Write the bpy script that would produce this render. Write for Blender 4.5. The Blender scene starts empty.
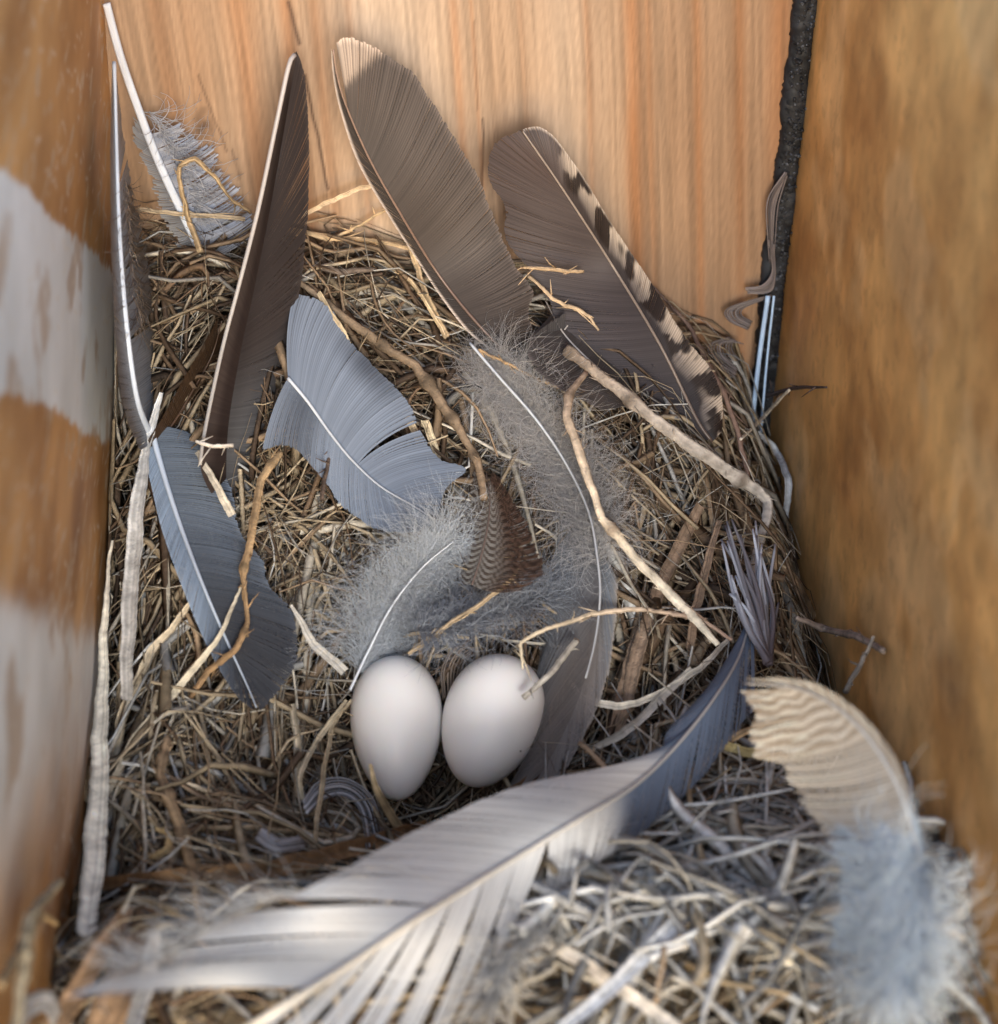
import bpy, math, random
import numpy as np
from mathutils import Matrix, Vector

# ------------------------------------------------------------------ start
S = 0.01                                  # everything below is written in centimetres
random.seed(7); rng = np.random.default_rng(11)
scn = bpy.context.scene
COL = scn.collection
A = lambda *v: np.array(v, float)

# ------------------------------------------------------------------ camera
CAM = A(3.2, -30.61, 18.64); PITCH, YAW, ROLL = 0.5805, 0.0835, 0.0358; FPX = 2277.4
cp, sp, cy, sy = math.cos(PITCH), math.sin(PITCH), math.cos(YAW), math.sin(YAW)
FWD = A(sy*cp, cy*cp, -sp); r0 = A(cy, -sy, 0); u0 = np.cross(r0, FWD)
RT = r0*math.cos(ROLL) + u0*math.sin(ROLL); UP = -r0*math.sin(ROLL) + u0*math.cos(ROLL)
cd = bpy.data.cameras.new('camera'); cam = bpy.data.objects.new('camera', cd); COL.objects.link(cam)
M = Matrix.Identity(4)
for i in range(3):
    M[i][0], M[i][1], M[i][2], M[i][3] = RT[i], UP[i], -FWD[i], CAM[i]*S
cam.matrix_world = M
cd.sensor_fit = 'HORIZONTAL'; cd.sensor_width = 36; cd.lens = 36*FPX/998
cd.clip_start = 0.005; cd.clip_end = 50
cd.dof.use_dof = True; cd.dof.focus_distance = 32.0*S; cd.dof.aperture_fstop = 28
scn.camera = cam

# ------------------------------------------------------------------ light
SUN_EL, SUN_AZ = math.radians(18), math.radians(2)     # soft light from the open front, a little to the left
w = bpy.data.worlds.new('World'); scn.world = w; w.use_nodes = True
nt = w.node_tree; bg = nt.nodes['Background']
sky = nt.nodes.new('ShaderNodeTexSky'); sky.sky_type = 'NISHITA'; sky.sun_disc = False
sky.sun_elevation = SUN_EL; sky.sun_rotation = math.pi - SUN_AZ
nt.links.new(sky.outputs[0], bg.inputs[0]); bg.inputs[1].default_value = 0.15
sl = bpy.data.lights.new('sun', 'SUN'); so = bpy.data.objects.new('sun', sl); COL.objects.link(so)
sl.energy = 1.15; sl.angle = math.radians(15); sl.color = (1, .995, .985)
sd = Vector((math.sin(SUN_AZ)*math.cos(SUN_EL), -math.cos(SUN_AZ)*math.cos(SUN_EL), math.sin(SUN_EL)))
so.rotation_euler = sd.to_track_quat('Z', 'Y').to_euler()
scn.view_settings.view_transform = 'Standard'; scn.view_settings.look = 'None'
scn.view_settings.exposure = 1.25; scn.view_settings.gamma = 1

# ------------------------------------------------------------------ where things lie (cm)
def smooth(a, b, x):
    t = np.clip((x-a)/(b-a), 0, 1); return t*t*(3-2*t)
def H(x, y):                               # top of the heaped nest
    x = np.asarray(x, float); D = -np.asarray(y, float)
    zb = np.interp(x, [0, 1.5, 4, 7, 8.6, 9.5, 10], [3.3, 3.7, 3.2, 2.5, 1.9, 1.0, .4])
    h = zb*np.exp(-(D/4.6)**2)
    h = h - 1.4*np.exp(-((x-4.2)/1.8)**2-((D-8.0)/1.6)**2) + .25*np.exp(-((x-4.2)/2.6)**2-((D-5.2)/1.0)**2)
    h = h + .9*smooth(9.8, 12.4, D) + .5*smooth(6, 10, x)*smooth(7, 10, D)
    h = h - .75*smooth(9.3, 9.95, x)*(1-smooth(7, 10, D)) - .5*smooth(.9, .1, x)*smooth(1, 4, D)
    h = h + .12*np.sin(x*2.1+1)*np.sin(D*1.7) + .08*np.sin(x*4.3-D*2.9)
    return h
def ray(px, py):
    d = RT*((px-499)/FPX) - UP*((py-512)/FPX) + FWD
    return d/np.linalg.norm(d)
def AY(px, py, D): d = ray(px, py); return CAM + d*((-D-CAM[1])/d[1])
def AX(px, py, x): d = ray(px, py); return CAM + d*((x-CAM[0])/d[0])
def AZ(px, py, z): d = ray(px, py); return CAM + d*((z-CAM[2])/d[2])
def tdist(P): return float(np.linalg.norm(P-CAM))
def N(px, py, lift=0.):                    # first hit of nest top or box walls, then lift cm back towards the eye
    d = ray(px, py); ts = np.arange(16, 48, .04); P = CAM[None]+d[None]*ts[:, None]
    hit = (P[:, 2] < H(np.clip(P[:, 0], 0, 10), P[:, 1])) | (P[:, 1] > -.03) | (P[:, 0] < .03) | (P[:, 0] > 9.97)
    t = ts[np.argmax(hit)] if hit.any() else 30
    return CAM + d*(t-lift)
PPC = lambda t: FPX/t                      # pixels per cm at distance t

# ------------------------------------------------------------------ mesh helpers
def link_mesh(name, V, F, mat, parent=None, col=None, smoothsh=True):
    me = bpy.data.meshes.new(name)
    V = np.asarray(V, float)*S
    me.from_pydata([], [], []) if False else None
    F = np.asarray(F, np.int32) if not isinstance(F, list) else F
    if isinstance(F, list):
        me.from_pydata([tuple(v) for v in V], [], F)
    else:
        n, k = F.shape
        me.vertices.add(len(V)); me.vertices.foreach_set('co', V.astype(np.float32).ravel())
        me.loops.add(n*k); me.loops.foreach_set('vertex_index', F.ravel())
        me.polygons.add(n); me.polygons.foreach_set('loop_start', np.arange(0, n*k, k, dtype=np.int32))
        me.update(calc_edges=True)
    if col is not None:
        a = me.color_attributes.new('Col', 'FLOAT_COLOR', 'POINT')
        c = np.ones((len(V), 4), np.float32); c[:, :3] = np.clip(np.asarray(col), 0, 1)
        a.data.foreach_set('color', c.ravel())
    me.polygons.foreach_set('use_smooth', np.full(len(me.polygons), smoothsh))
    me.materials.append(mat)
    me.update()
    o = bpy.data.objects.new(name, me); COL.objects.link(o)
    if parent is not None:
        o.parent = parent; o.matrix_parent_inverse = Matrix.Translation(-parent.location)
    return o
def tag(o, label=None, cat=None, group=None, kind=None):
    if label: o['label'] = label
    if cat: o['category'] = cat
    if group: o['group'] = group
    if kind: o['kind'] = kind
    return o
def thing(name, loc, label, cat, group=None):
    o = bpy.data.objects.new(name, None); COL.objects.link(o)
    o.location = Vector(loc)*S; o.empty_display_size = .01
    return tag(o, label, cat, group)
class Buf:
    def __init__(s): s.V = []; s.F = []; s.C = []; s.n = 0
    def grid(s, P, C, closed=False):       # P (a,b,3) patch, C (a,b,3)
        a, b = P.shape[:2]; idx = np.arange(a*b).reshape(a, b)+s.n
        if closed: idx = np.concatenate([idx, idx[:, :1]], 1)
        q = np.stack([idx[:-1, :-1], idx[1:, :-1], idx[1:, 1:], idx[:-1, 1:]], -1).reshape(-1, 4)
        s.V.append(P.reshape(-1, 3)); s.C.append(np.broadcast_to(C, P.shape).reshape(-1, 3)); s.F.append(q); s.n += a*b
    def build(s, name, mat, parent=None):
        return link_mesh(name, np.concatenate(s.V), np.concatenate(s.F), mat, parent, np.concatenate(s.C))
def spline(pts, n):                        # Catmull-Rom through pts (any dimension), n samples evenly by length
    P = np.asarray(pts, float)
    if len(P) == 2: return P[0]+(P[1]-P[0])*np.linspace(0, 1, n)[:, None]
    Q = np.vstack([2*P[0]-P[1], P, 2*P[-1]-P[-2]]); out = []
    for i in range(1, len(Q)-2):
        t = np.linspace(0, 1, 12, endpoint=False)[:, None]
        a, b, c, d = Q[i-1], Q[i], Q[i+1], Q[i+2]
        out.append(.5*((2*b)+(c-a)*t+(2*a-5*b+4*c-d)*t*t+(-a+3*b-3*c+d)*t**3))
    out = np.vstack(out+[P[-1:]])
    L = np.r_[0, np.cumsum(np.linalg.norm(np.diff(out[:, :2], axis=0), axis=1)+1e-6)]
    u = np.linspace(0, L[-1], n)
    return np.stack([np.interp(u, L, out[:, k]) for k in range(out.shape[1])], 1)
def frames(P):
    T = np.gradient(P, axis=0); T /= np.linalg.norm(T, axis=1)[:, None]+1e-9
    E = CAM[None]-P; E /= np.linalg.norm(E, axis=1)[:, None]
    B = np.cross(T, E); B /= np.linalg.norm(B, axis=1)[:, None]+1e-9
    Nn = np.cross(B, T); return T, B, Nn
def tube(buf, P, R, C, k=8, flat=1., rough=0., ridge=0.):
    T, B, Nn = frames(P); a = np.linspace(0, 2*np.pi, k, endpoint=False)
    R = np.asarray(R)[:, None]*np.ones((1, k))
    if ridge: R = R*(1+ridge*rng.standard_normal((1, k))+.5*ridge*np.sin(np.linspace(0, 9, len(R))[:, None]+rng.uniform(0, 6, (1, k))))
    if rough: R = R*(1+rough*rng.standard_normal(R.shape))
    V = P[:, None]+B[:, None]*(np.cos(a)[None, :]*R)[..., None]+Nn[:, None]*(np.sin(a)[None, :]*R*flat)[..., None]
    V = np.concatenate([np.repeat(P[:1, None], k, 1), V, np.repeat(P[-1:, None], k, 1)], 0)
    C = np.asarray(C, float); C = C if C.ndim == 2 else np.repeat(C[None], len(P), 0)
    C = np.concatenate([C[:1], C, C[-1:]], 0)[:, None]*(1+(.12+ridge*1.3)*rng.standard_normal((1, k, 1)))*(1+ridge*.8*np.sin(np.linspace(0, 25, len(R)+2)[:, None, None]+rng.uniform(0, 6, (1, k, 1))))
    buf.grid(V, C, True)

# ------------------------------------------------------------------ materials
def nodes(name):
    m = bpy.data.materials.new(name); m.use_nodes = True
    t = m.node_tree; return m, t, t.nodes['Principled BSDF'], t.nodes['Material Output']
def vcol_mat(name, rough=.6, spec=.3, noise=40, namt=.5, stretch=(1, 1, 1), bump=.2, bscale=300, trans=0., sss=0, sheen=0):
    m, t, p, out = nodes(name)
    at = t.nodes.new('ShaderNodeAttribute'); at.attribute_name = 'Col'
    tc = t.nodes.new('ShaderNodeTexCoord'); mp = t.nodes.new('ShaderNodeMapping'); mp.inputs['Scale'].default_value = stretch
    no = t.nodes.new('ShaderNodeTexNoise'); no.inputs['Scale'].default_value = noise/S/10; no.inputs['Detail'].default_value = 5
    t.links.new(tc.outputs['Object'], mp.inputs[0]); t.links.new(mp.outputs[0], no.inputs['Vector'])
    mr = t.nodes.new('ShaderNodeMapRange'); mr.inputs['From Min'].default_value = .25; mr.inputs['From Max'].default_value = .75
    mr.inputs['To Min'].default_value = 1-namt; mr.inputs['To Max'].default_value = 1+namt
    t.links.new(no.outputs[0], mr.inputs[0])
    mx = t.nodes.new('ShaderNodeVectorMath'); mx.operation = 'SCALE'
    t.links.new(at.outputs['Color'], mx.inputs[0]); t.links.new(mr.outputs[0], mx.inputs['Scale'])
    t.links.new(mx.outputs[0], p.inputs['Base Color'])
    p.inputs['Roughness'].default_value = rough; p.inputs['Specular IOR Level'].default_value = spec
    if sheen: p.inputs['Sheen Weight'].default_value = sheen
    if bump:
        n2 = t.nodes.new('ShaderNodeTexNoise'); n2.inputs['Scale'].default_value = bscale/S/10; n2.inputs['Detail'].default_value = 4
        t.links.new(mp.outputs[0], n2.inputs['Vector'])
        b = t.nodes.new('ShaderNodeBump'); b.inputs['Strength'].default_value = bump; b.inputs['Distance'].default_value = .03*S
        t.links.new(n2.outputs[0], b.inputs['Height']); t.links.new(b.outputs[0], p.inputs['Normal'])
    if trans:
        tr = t.nodes.new('ShaderNodeBsdfTranslucent'); ms = t.nodes.new('ShaderNodeMixShader'); ms.inputs[0].default_value = trans
        t.links.new(mx.outputs[0], tr.inputs[0]); t.links.new(p.outputs[0], ms.inputs[1]); t.links.new(tr.outputs[0], ms.inputs[2])
        t.links.new(ms.outputs[0], out.inputs[0])
    return m
M_straw = vcol_mat('dry_grass', .62, .25, 50, .4, bump=.7, bscale=250)
M_stalk = vcol_mat('dry_stalk', .7, .2, 70, .38, bump=.8, bscale=260)
M_vane = vcol_mat('feather_vane', .55, .16, 3, .12, bump=0, trans=.12)
M_down = vcol_mat('feather_down', .7, .1, 5, .15, bump=0, trans=.2)
M_shaft = vcol_mat('feather_shaft', .35, .5, 8, .12, bump=.1, bscale=40)
M_pine = vcol_mat('pine_board', .65, .25, 9, .16, stretch=(1, 1, .06), bump=.12, bscale=16)
M_side = vcol_mat('varnished_board', .5, .4, 9, .22, stretch=(1, 1, .8), bump=.6, bscale=8)
M_paint = vcol_mat('painted_board', .5, .4, 4, .16, bump=.5, bscale=6)
M_debris = vcol_mat('nest_debris', .9, .1, 10, .6, bump=1, bscale=20)
M_seal = vcol_mat('dark_sealant', .6, .4, 12, .7, bump=1, bscale=14)

# value noise for board colours
def vnoise(x, y, seed=0):
    r = np.random.default_rng(seed).random((64, 64))
    xi = np.floor(x).astype(int); yi = np.floor(y).astype(int); fx = x-xi; fy = y-yi
    fx = fx*fx*(3-2*fx); fy = fy*fy*(3-2*fy)
    g = lambda i, j: r[i % 64, j % 64]
    return (g(xi, yi)*(1-fx)+g(xi+1, yi)*fx)*(1-fy)+(g(xi, yi+1)*(1-fx)+g(xi+1, yi+1)*fx)*fy
def fbm(x, y, seed=0, o=4):
    return sum(vnoise(x*2**k, y*2**k, seed+k)*.5**k for k in range(o))/sum(.5**k for k in range(o))
def project(P):
    d = P-CAM; z = d@FWD; return 499+FPX*(d@RT)/z, 512-FPX*(d@UP)/z
def mix(a, b, t): t = np.asarray(t)[..., None]; return np.asarray(a, float)*(1-t)+np.asarray(b, float)*t

# ------------------------------------------------------------------ the nest box
def panel(name, O, U, V, nu, nv, thick, colfn, mat, parent):   # inner face is a fine grid O + u U + v V; the rest is a plain board
    u, v = np.meshgrid(np.linspace(0, 1, nu), np.linspace(0, 1, nv), indexing='ij')
    P = O+u[..., None]*U+v[..., None]*V
    b = Buf(); C = colfn(P); b.grid(P, C)
    n = thick; e = [(0, 0), (1, 0), (1, 1), (0, 1)]
    q = np.array([O+U*a+V*c for a, c in e]); q2 = q+n; mc = C.reshape(-1, 3).mean(0)
    for i in range(4):
        j = (i+1) % 4; b.grid(np.array([[q[i], q2[i]], [q[j], q2[j]]]), mc)
    b.grid(np.array([[q2[0], q2[1]], [q2[3], q2[2]]]), mc)
    return b.build(name, mat, parent)
def back_col(P):
    x, z = P[..., 0], P[..., 2]; g = x+.10*z + .10*(fbm(z*.25, x*.3, 5, 2)-.5)
    gx = lambda px, py=100: (lambda q: q[0]+.11*q[2])(AY(px, py, 0))
    c = mix((.27, .155, .085), (.39, .265, .17), np.clip(fbm(g*2.2+3, z*.08, 2)*1.6-.35, 0, 1))
    c = mix(c, (.54, .42, .31), .7*np.exp(-((g-gx(400))/.9)**2))
    c = mix(c, (.50, .385, .28), .5*np.exp(-((g-gx(560))/.5)**2))
    for px, wd, am in [(245, .16, .5), (292, .10, .6), (318, .07, .35), (455, .07, .55), (473, .03, .5), (585, .05, .4), (628, .11, .85), (645, .05, .4), (693, .06, .65), (735, .07, .6), (520, .05, .25), (352, .05, .3), (170, .12, .3), (775, .2, .7)]:
        c = mix(c, (.34, .15, .06), .95*am*np.exp(-((g-gx(px))/wd)**2)*np.clip(.5+fbm(g*3, z*.5, int(px)), 0, 1))
    fine = fbm(g*26, z*.5, 9, 3); c = c*(.66+.68*fine[..., None]); fib = fbm(g*60, z*2.2, 12, 2); c = c*(.80+.24*fib[..., None])
    px, py = project(P)
    def crack(x0, y0, x1, y1, wd, am):     # dark hairline checks in the board
        A0, B0 = AY(x0, y0, 0), AY(x1, y1, 0); ax, az, bx, bz = A0[0], A0[2], B0[0], B0[2]
        t = np.clip((z-az)/(bz-az), -.2, 1.2); d = x-(ax+(bx-ax)*t)-.03*(fbm(z*3, z*0, 3)-.5)
        return am*np.exp(-(d/wd)**2)*((t > -.01) & (t < 1.01))
    for a in [(288, 0, 300, 45, .03, .8), (305, 75, 328, 190, .022, .9), (198, 75, 226, 150, .018, .6), (483, 120, 482, 185, .018, .8), (232, 150, 240, 180, .02, .5), (474, 20, 478, 110, .015, .4)]:
        c = mix(c, (.06, .03, .02), crack(*a))
    for (kx, ky, r, am) in [(203, 128, .16, .9), (200, 112, .1, .6), (762, 120, .06, .3)]:
        K = AY(kx, ky, 0); rr = np.hypot(x-K[0], (z-K[2])*.7)+.15*(fbm(x*9, z*9, 4)-.5)
        c = mix(c, (.07, .04, .025), am*np.clip(1-rr/r, 0, 1))
    return c
def left_col(P):                           # varnished brown board with two old pale paint patches
    D, z = -P[..., 1], P[..., 2]; Dr = D; D = D*.42
    n = fbm(D*1.2+3, z*1.0, 21, 4); c = mix((.30, .13, .035), (.60, .32, .115), np.clip(n*2.1-.55, 0, 1))
    sp_ = fbm(D*5+z*3, z*7, 22, 3); c = mix(c, (.50, .38, .26), np.clip((sp_-.64)*7, 0, .7))
    px, py = project(P); w = 14*(fbm(D*1.5, z*1.5, 31, 4)-.5)+12*(fbm(D*5, z*9, 33, 3)-.5)
    up1 = np.interp(px, [-60, 0, 30, 60, 90, 115, 140], [140, 172, 190, 228, 250, 278, 310])
    lo1 = np.interp(px, [-60, 0, 40, 80, 120, 150], [390, 394, 402, 428, 450, 470])
    up2 = np.interp(px, [-60, 0, 60, 120], [600, 602, 618, 650]); lo2 = np.interp(px, [-60, 0, 60, 120], [900, 870, 760, 720])
    sm = lambda a, k: 1/(1+np.exp(-a/k))
    m1 = sm(py+w-up1, 1.5)*sm(lo1-py+w, 1.5); m2 = sm(py+w-up2, 7)*sm(lo2-py+3*w, 38)
    pt = mix((.66, .69, .70), (.80, .83, .85), np.clip(fbm(D*1.3, z*1.3, 41)*2-.5, 0, 1))
    pt = mix(pt, (.38, .24, .13), np.clip((fbm(D*2.4, z*1.4, 43)-.6)*5, 0, .6))
    c = mix(c, pt, np.clip(m1*.95+m2*.88, 0, .95))
    r = np.random.default_rng(77)
    for _ in range(420):                   # short pale nicks and scratches
        a, b, l, th = r.uniform(0, 6), r.uniform(-2, 10), r.uniform(.03, .12), r.normal(.8, .35)
        u = (D-a)*math.cos(th)+(z-b)*math.sin(th); v = -(D-a)*math.sin(th)+(z-b)*math.cos(th)
        k = np.exp(-(u/l)**2-(v/.018)**2); c = c*(1-.5*k[..., None])+.5*k[..., None]*A(.72, .66, .56)
    return c
def right_col(P):
    D, z = -P[..., 1]*.6, P[..., 2]
    w = .5*fbm(D*.8, z*.8, 50); n = fbm(D*.9+w, z*.7+w, 51, 5); c = mix((.40, .18, .05), (.76, .44, .16), np.clip(n*1.9-.4, 0, 1))
    n2 = fbm(D*.8+9+w, z*.6+4, 55, 5); c = mix(c, (.82, .56, .28), np.clip((n2-.53)*4, 0, .4))
    n3 = fbm(D*5+w*3, z*2.2, 57, 4); c = c*(.72+.56*n3[..., None])
    n4 = fbm(D*9, z*5, 58, 3); return mix(c, (.22, .11, .045), np.clip((n4-.66)*5, 0, .22))
box = thing('nest_box', (5, 0, -3.2), 'wooden nest box with pale pine back board and brown varnished side boards', 'nest box')
panel('back_panel', A(-.2, 0, -3.2), A(10.75, 0, 0), A(0, 0, 14.2), 420, 260, A(0, 1.6, 0), back_col, M_pine, box)
panel('side_panel', A(0, 0, -3.2), A(0, -19, 0), A(0, 0, 14.2), 560, 420, A(-1.6, 0, 0), left_col, M_paint, box)
panel('side_panel', A(10, -.0, -3.2), A(0.0, -19, 0), A(0, 0, 15.2), 300, 260, A(1.6, 0, 0), right_col, M_side, box)
panel('floor_panel', A(0, 0, -3.2), A(10, 0, 0), A(0, -19, 0), 4, 4, A(0, 0, -1.6), lambda P: P*0+A(.2, .12, .06), M_side, box)
# dark lumpy sealant running down the right back corner
sb = Buf(); zz = np.linspace(-.8, 11, 300)
for k in range(5):
    cx_ = 9.90+.09*(fbm(zz*1.1, zz*0+k, 70+k)-.5)*2-.03*k
    tube(sb, np.stack([cx_, -.03-.05*fbm(zz*2, zz*0, 75+k), zz], 1), .07+.09*fbm(zz*2.3, zz*0, 80+k)+.03*fbm(zz*9, zz*0, 85+k), mix((.004, .0045, .006), (.025, .028, .034), fbm(zz*6, zz*0, 90+k)), 12, .8, .06)
for i in range(1600):
    z = rng.uniform(-.5, 11); r = rng.uniform(.006, .028)*rng.random()+.006
    p = A(rng.normal(9.86, .07), -.14-.04*rng.random(), z)
    tube(sb, p+np.outer([0, .5, 1], rng.standard_normal(3))*r, [r, r*1.2, r*.8], mix((.006, .006, .008), (.09, .10, .12), rng.random()**2), 5)
sb.build('sealant_seam', M_seal, box)

# ------------------------------------------------------------------ nest: heap of debris and countless dry grass strands
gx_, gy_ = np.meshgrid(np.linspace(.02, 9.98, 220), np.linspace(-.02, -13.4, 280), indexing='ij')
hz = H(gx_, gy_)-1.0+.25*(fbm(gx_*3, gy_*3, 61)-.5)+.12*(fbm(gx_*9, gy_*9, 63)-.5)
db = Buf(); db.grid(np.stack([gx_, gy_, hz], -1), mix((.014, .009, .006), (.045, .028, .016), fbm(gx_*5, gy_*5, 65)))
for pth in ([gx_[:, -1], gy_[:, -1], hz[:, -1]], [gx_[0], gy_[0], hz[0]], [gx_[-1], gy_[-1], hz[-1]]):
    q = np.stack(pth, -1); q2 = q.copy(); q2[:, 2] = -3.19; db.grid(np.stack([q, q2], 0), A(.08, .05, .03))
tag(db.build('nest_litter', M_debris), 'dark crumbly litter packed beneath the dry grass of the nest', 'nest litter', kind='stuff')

PAL = np.array([(.46, .37, .25), (.36, .28, .18), (.27, .19, .12), (.16, .105, .065), (.58, .52, .42), (.27, .25, .22), (.09, .06, .04), (.58, .57, .54), (.38, .37, .35)])*.86
def strands(n, region, depth, length, width, weights, seg=11, dirfn=None, curv=.5, tilt=.12, seed=1):
    r = np.random.default_rng(seed); x0, x1, d0, d1 = region
    out = Buf()
    cx = r.uniform(x0, x1, n); cd_ = r.uniform(d0, d1, n); dep = depth[0]+(depth[1]-depth[0])*r.random(n)
    L = length[0]+(length[1]-length[0])*r.random(n)**1.1; W = width[0]+(width[1]-width[0])*r.random(n)**2.2
    if dirfn is None: ang = r.uniform(0, np.pi, n)
    else: ang = dirfn(cx, cd_)+r.normal(0, .55, n)
    k = r.normal(0, curv, n)/np.maximum(L, 1)*.9*(1+2.5*(r.random(n) < .15)); k2 = r.normal(0, curv*.9, n)/np.maximum(L, 1)
    s = np.linspace(-.5, .5, seg)[None]*L[:, None]
    th = ang[:, None]+k[:, None]*s+k2[:, None]*.6*s*np.abs(s)+(r.normal(0, .5, (n, 1))*(r.random((n, 1)) < .3))*np.tanh((s/L[:, None]-r.uniform(-.3, .3, (n, 1)))*25)+.05*np.sin(s*r.uniform(1, 5, (n, 1))+r.uniform(0, 6, (n, 1)))
    ds = (L/(seg-1))[:, None]
    X = cx[:, None]+np.cumsum(np.cos(th), 1)*ds; X -= (X.mean(1)-cx)[:, None]
    Y = -cd_[:, None]+np.cumsum(np.sin(th), 1)*ds; Y -= (Y.mean(1)+cd_)[:, None]
    wv = r.uniform(.05, .09, n)[:, None]*0
    X = np.clip(X, .06, 9.92); Y = np.minimum(Y, -.08)
    wob = r.normal(0, tilt, n)[:, None]*s + .10*r.random((n, 1))*np.sin(s*r.uniform(.8, 3, (n, 1))+r.uniform(0, 6, (n, 1)))
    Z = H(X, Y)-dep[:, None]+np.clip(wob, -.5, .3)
    P = np.stack([X, Y, Z], -1)
    T = np.gradient(P, axis=1); T /= np.linalg.norm(T, axis=2, keepdims=True)+1e-9
    up = np.array([0, -.55, .83])+r.normal(0, .45, (n, 1, 3)); up = up/np.linalg.norm(up, axis=2, keepdims=True)
    tw = r.normal(0, .25, n)[:, None, None]*s[..., None]
    B = np.cross(T, np.broadcast_to(up, T.shape)); B /= np.linalg.norm(B, axis=2, keepdims=True)+1e-9
    Nn = np.cross(B, T); B = B*np.cos(tw)+Nn*np.sin(tw); Nn = np.cross(B, T)
    u = np.linspace(0, 1, seg)[None]; taper = np.where(r.random((n, 1)) < .5, 1-.75*u, np.minimum(1, .55+1.6*np.minimum(u, 1-u)))
    hw = (W[:, None]*taper*.5)[..., None]; fold = r.uniform(.05, .55, (n, 1, 1))
    a = P-B*hw; b = P+Nn*hw*fold; c = P+B*hw; d = P-Nn*hw*.2
    V = np.stack([a, b, c, d], 2)
    w = np.asarray(weights, float); ci = r.choice(len(PAL), n, p=w/w.sum()); base = PAL[ci]*r.uniform(.7, 1.25, (n, 1))
    al = 1+.22*np.sin(s*r.uniform(1, 4, (n, 1))+r.uniform(0, 6, (n, 1))); C = base[:, None]*al[..., None]*(1-.75*np.clip(dep/.75, 0, 1))[:, None, None]  # strands darken with depth: shade of the nest gaps put into their colour
    dark = r.random((n, 1, 1)) < .12; C = np.where(dark & (np.abs(u[..., None]-r.random((n, 1, 1))) < .07), C*.4, C)
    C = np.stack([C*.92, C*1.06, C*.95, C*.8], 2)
    idx = np.arange(n*seg*4).reshape(n, seg, 4)
    q = []
    for j in range(4):
        j2 = (j+1) % 4; q.append(np.stack([idx[:, :-1, j], idx[:, 1:, j], idx[:, 1:, j2], idx[:, :-1, j2]], -1).reshape(-1, 4))
    out.V.append(V.reshape(-1, 3)); out.C.append(C.reshape(-1, 3)); out.F.append(np.concatenate(q)); out.n = len(out.V[0])
    return out
def around(x, D):                          # grass lies roughly in rings around the cup
    return np.arctan2(-(D-8.2), x-4.2)+np.pi/2
def join(bufs):
    o = Buf()
    for b in bufs:
        for V, C, F in zip(b.V, b.C, b.F): o.V.append(V); o.C.append(C); o.F.append(F+o.n)
        o.n += sum(len(v) for v in b.V)
    return o
full = (.1, 9.9, .1, 13.3)
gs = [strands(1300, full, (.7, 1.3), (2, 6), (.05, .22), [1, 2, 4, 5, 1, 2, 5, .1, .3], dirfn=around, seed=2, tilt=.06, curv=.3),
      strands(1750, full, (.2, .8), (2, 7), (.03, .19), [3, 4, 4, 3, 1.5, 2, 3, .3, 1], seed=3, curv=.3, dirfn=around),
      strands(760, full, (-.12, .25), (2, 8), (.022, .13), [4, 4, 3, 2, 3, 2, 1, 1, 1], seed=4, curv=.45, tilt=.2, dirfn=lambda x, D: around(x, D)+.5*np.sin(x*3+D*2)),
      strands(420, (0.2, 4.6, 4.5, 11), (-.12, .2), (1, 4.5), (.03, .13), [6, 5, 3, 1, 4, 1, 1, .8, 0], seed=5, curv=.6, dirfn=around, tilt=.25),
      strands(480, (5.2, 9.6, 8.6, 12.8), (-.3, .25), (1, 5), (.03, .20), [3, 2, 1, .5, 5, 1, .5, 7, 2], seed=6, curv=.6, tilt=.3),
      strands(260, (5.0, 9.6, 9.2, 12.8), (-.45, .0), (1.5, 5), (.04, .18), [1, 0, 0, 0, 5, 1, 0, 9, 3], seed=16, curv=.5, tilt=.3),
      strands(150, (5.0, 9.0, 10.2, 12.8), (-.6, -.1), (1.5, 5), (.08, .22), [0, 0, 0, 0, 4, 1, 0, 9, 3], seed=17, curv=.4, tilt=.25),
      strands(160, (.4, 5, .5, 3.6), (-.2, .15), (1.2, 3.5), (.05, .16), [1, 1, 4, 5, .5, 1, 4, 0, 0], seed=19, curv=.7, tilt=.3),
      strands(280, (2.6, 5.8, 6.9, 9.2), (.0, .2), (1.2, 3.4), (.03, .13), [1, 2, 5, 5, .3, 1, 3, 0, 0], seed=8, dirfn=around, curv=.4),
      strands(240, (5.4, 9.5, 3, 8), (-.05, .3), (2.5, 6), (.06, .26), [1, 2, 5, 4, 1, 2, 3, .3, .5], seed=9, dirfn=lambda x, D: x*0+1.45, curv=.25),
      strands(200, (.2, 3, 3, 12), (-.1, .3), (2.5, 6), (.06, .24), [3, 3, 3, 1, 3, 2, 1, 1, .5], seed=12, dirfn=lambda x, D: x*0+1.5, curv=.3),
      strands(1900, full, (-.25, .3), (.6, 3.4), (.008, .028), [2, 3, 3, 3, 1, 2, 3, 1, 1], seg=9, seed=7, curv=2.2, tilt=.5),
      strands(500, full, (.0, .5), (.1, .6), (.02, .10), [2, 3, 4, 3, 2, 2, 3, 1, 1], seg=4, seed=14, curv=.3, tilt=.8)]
tag(join(gs).build('dry_grass', M_straw), 'countless tangled dry grass strands woven into the nest between the boards', 'dry grass', kind='stuff')

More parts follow.
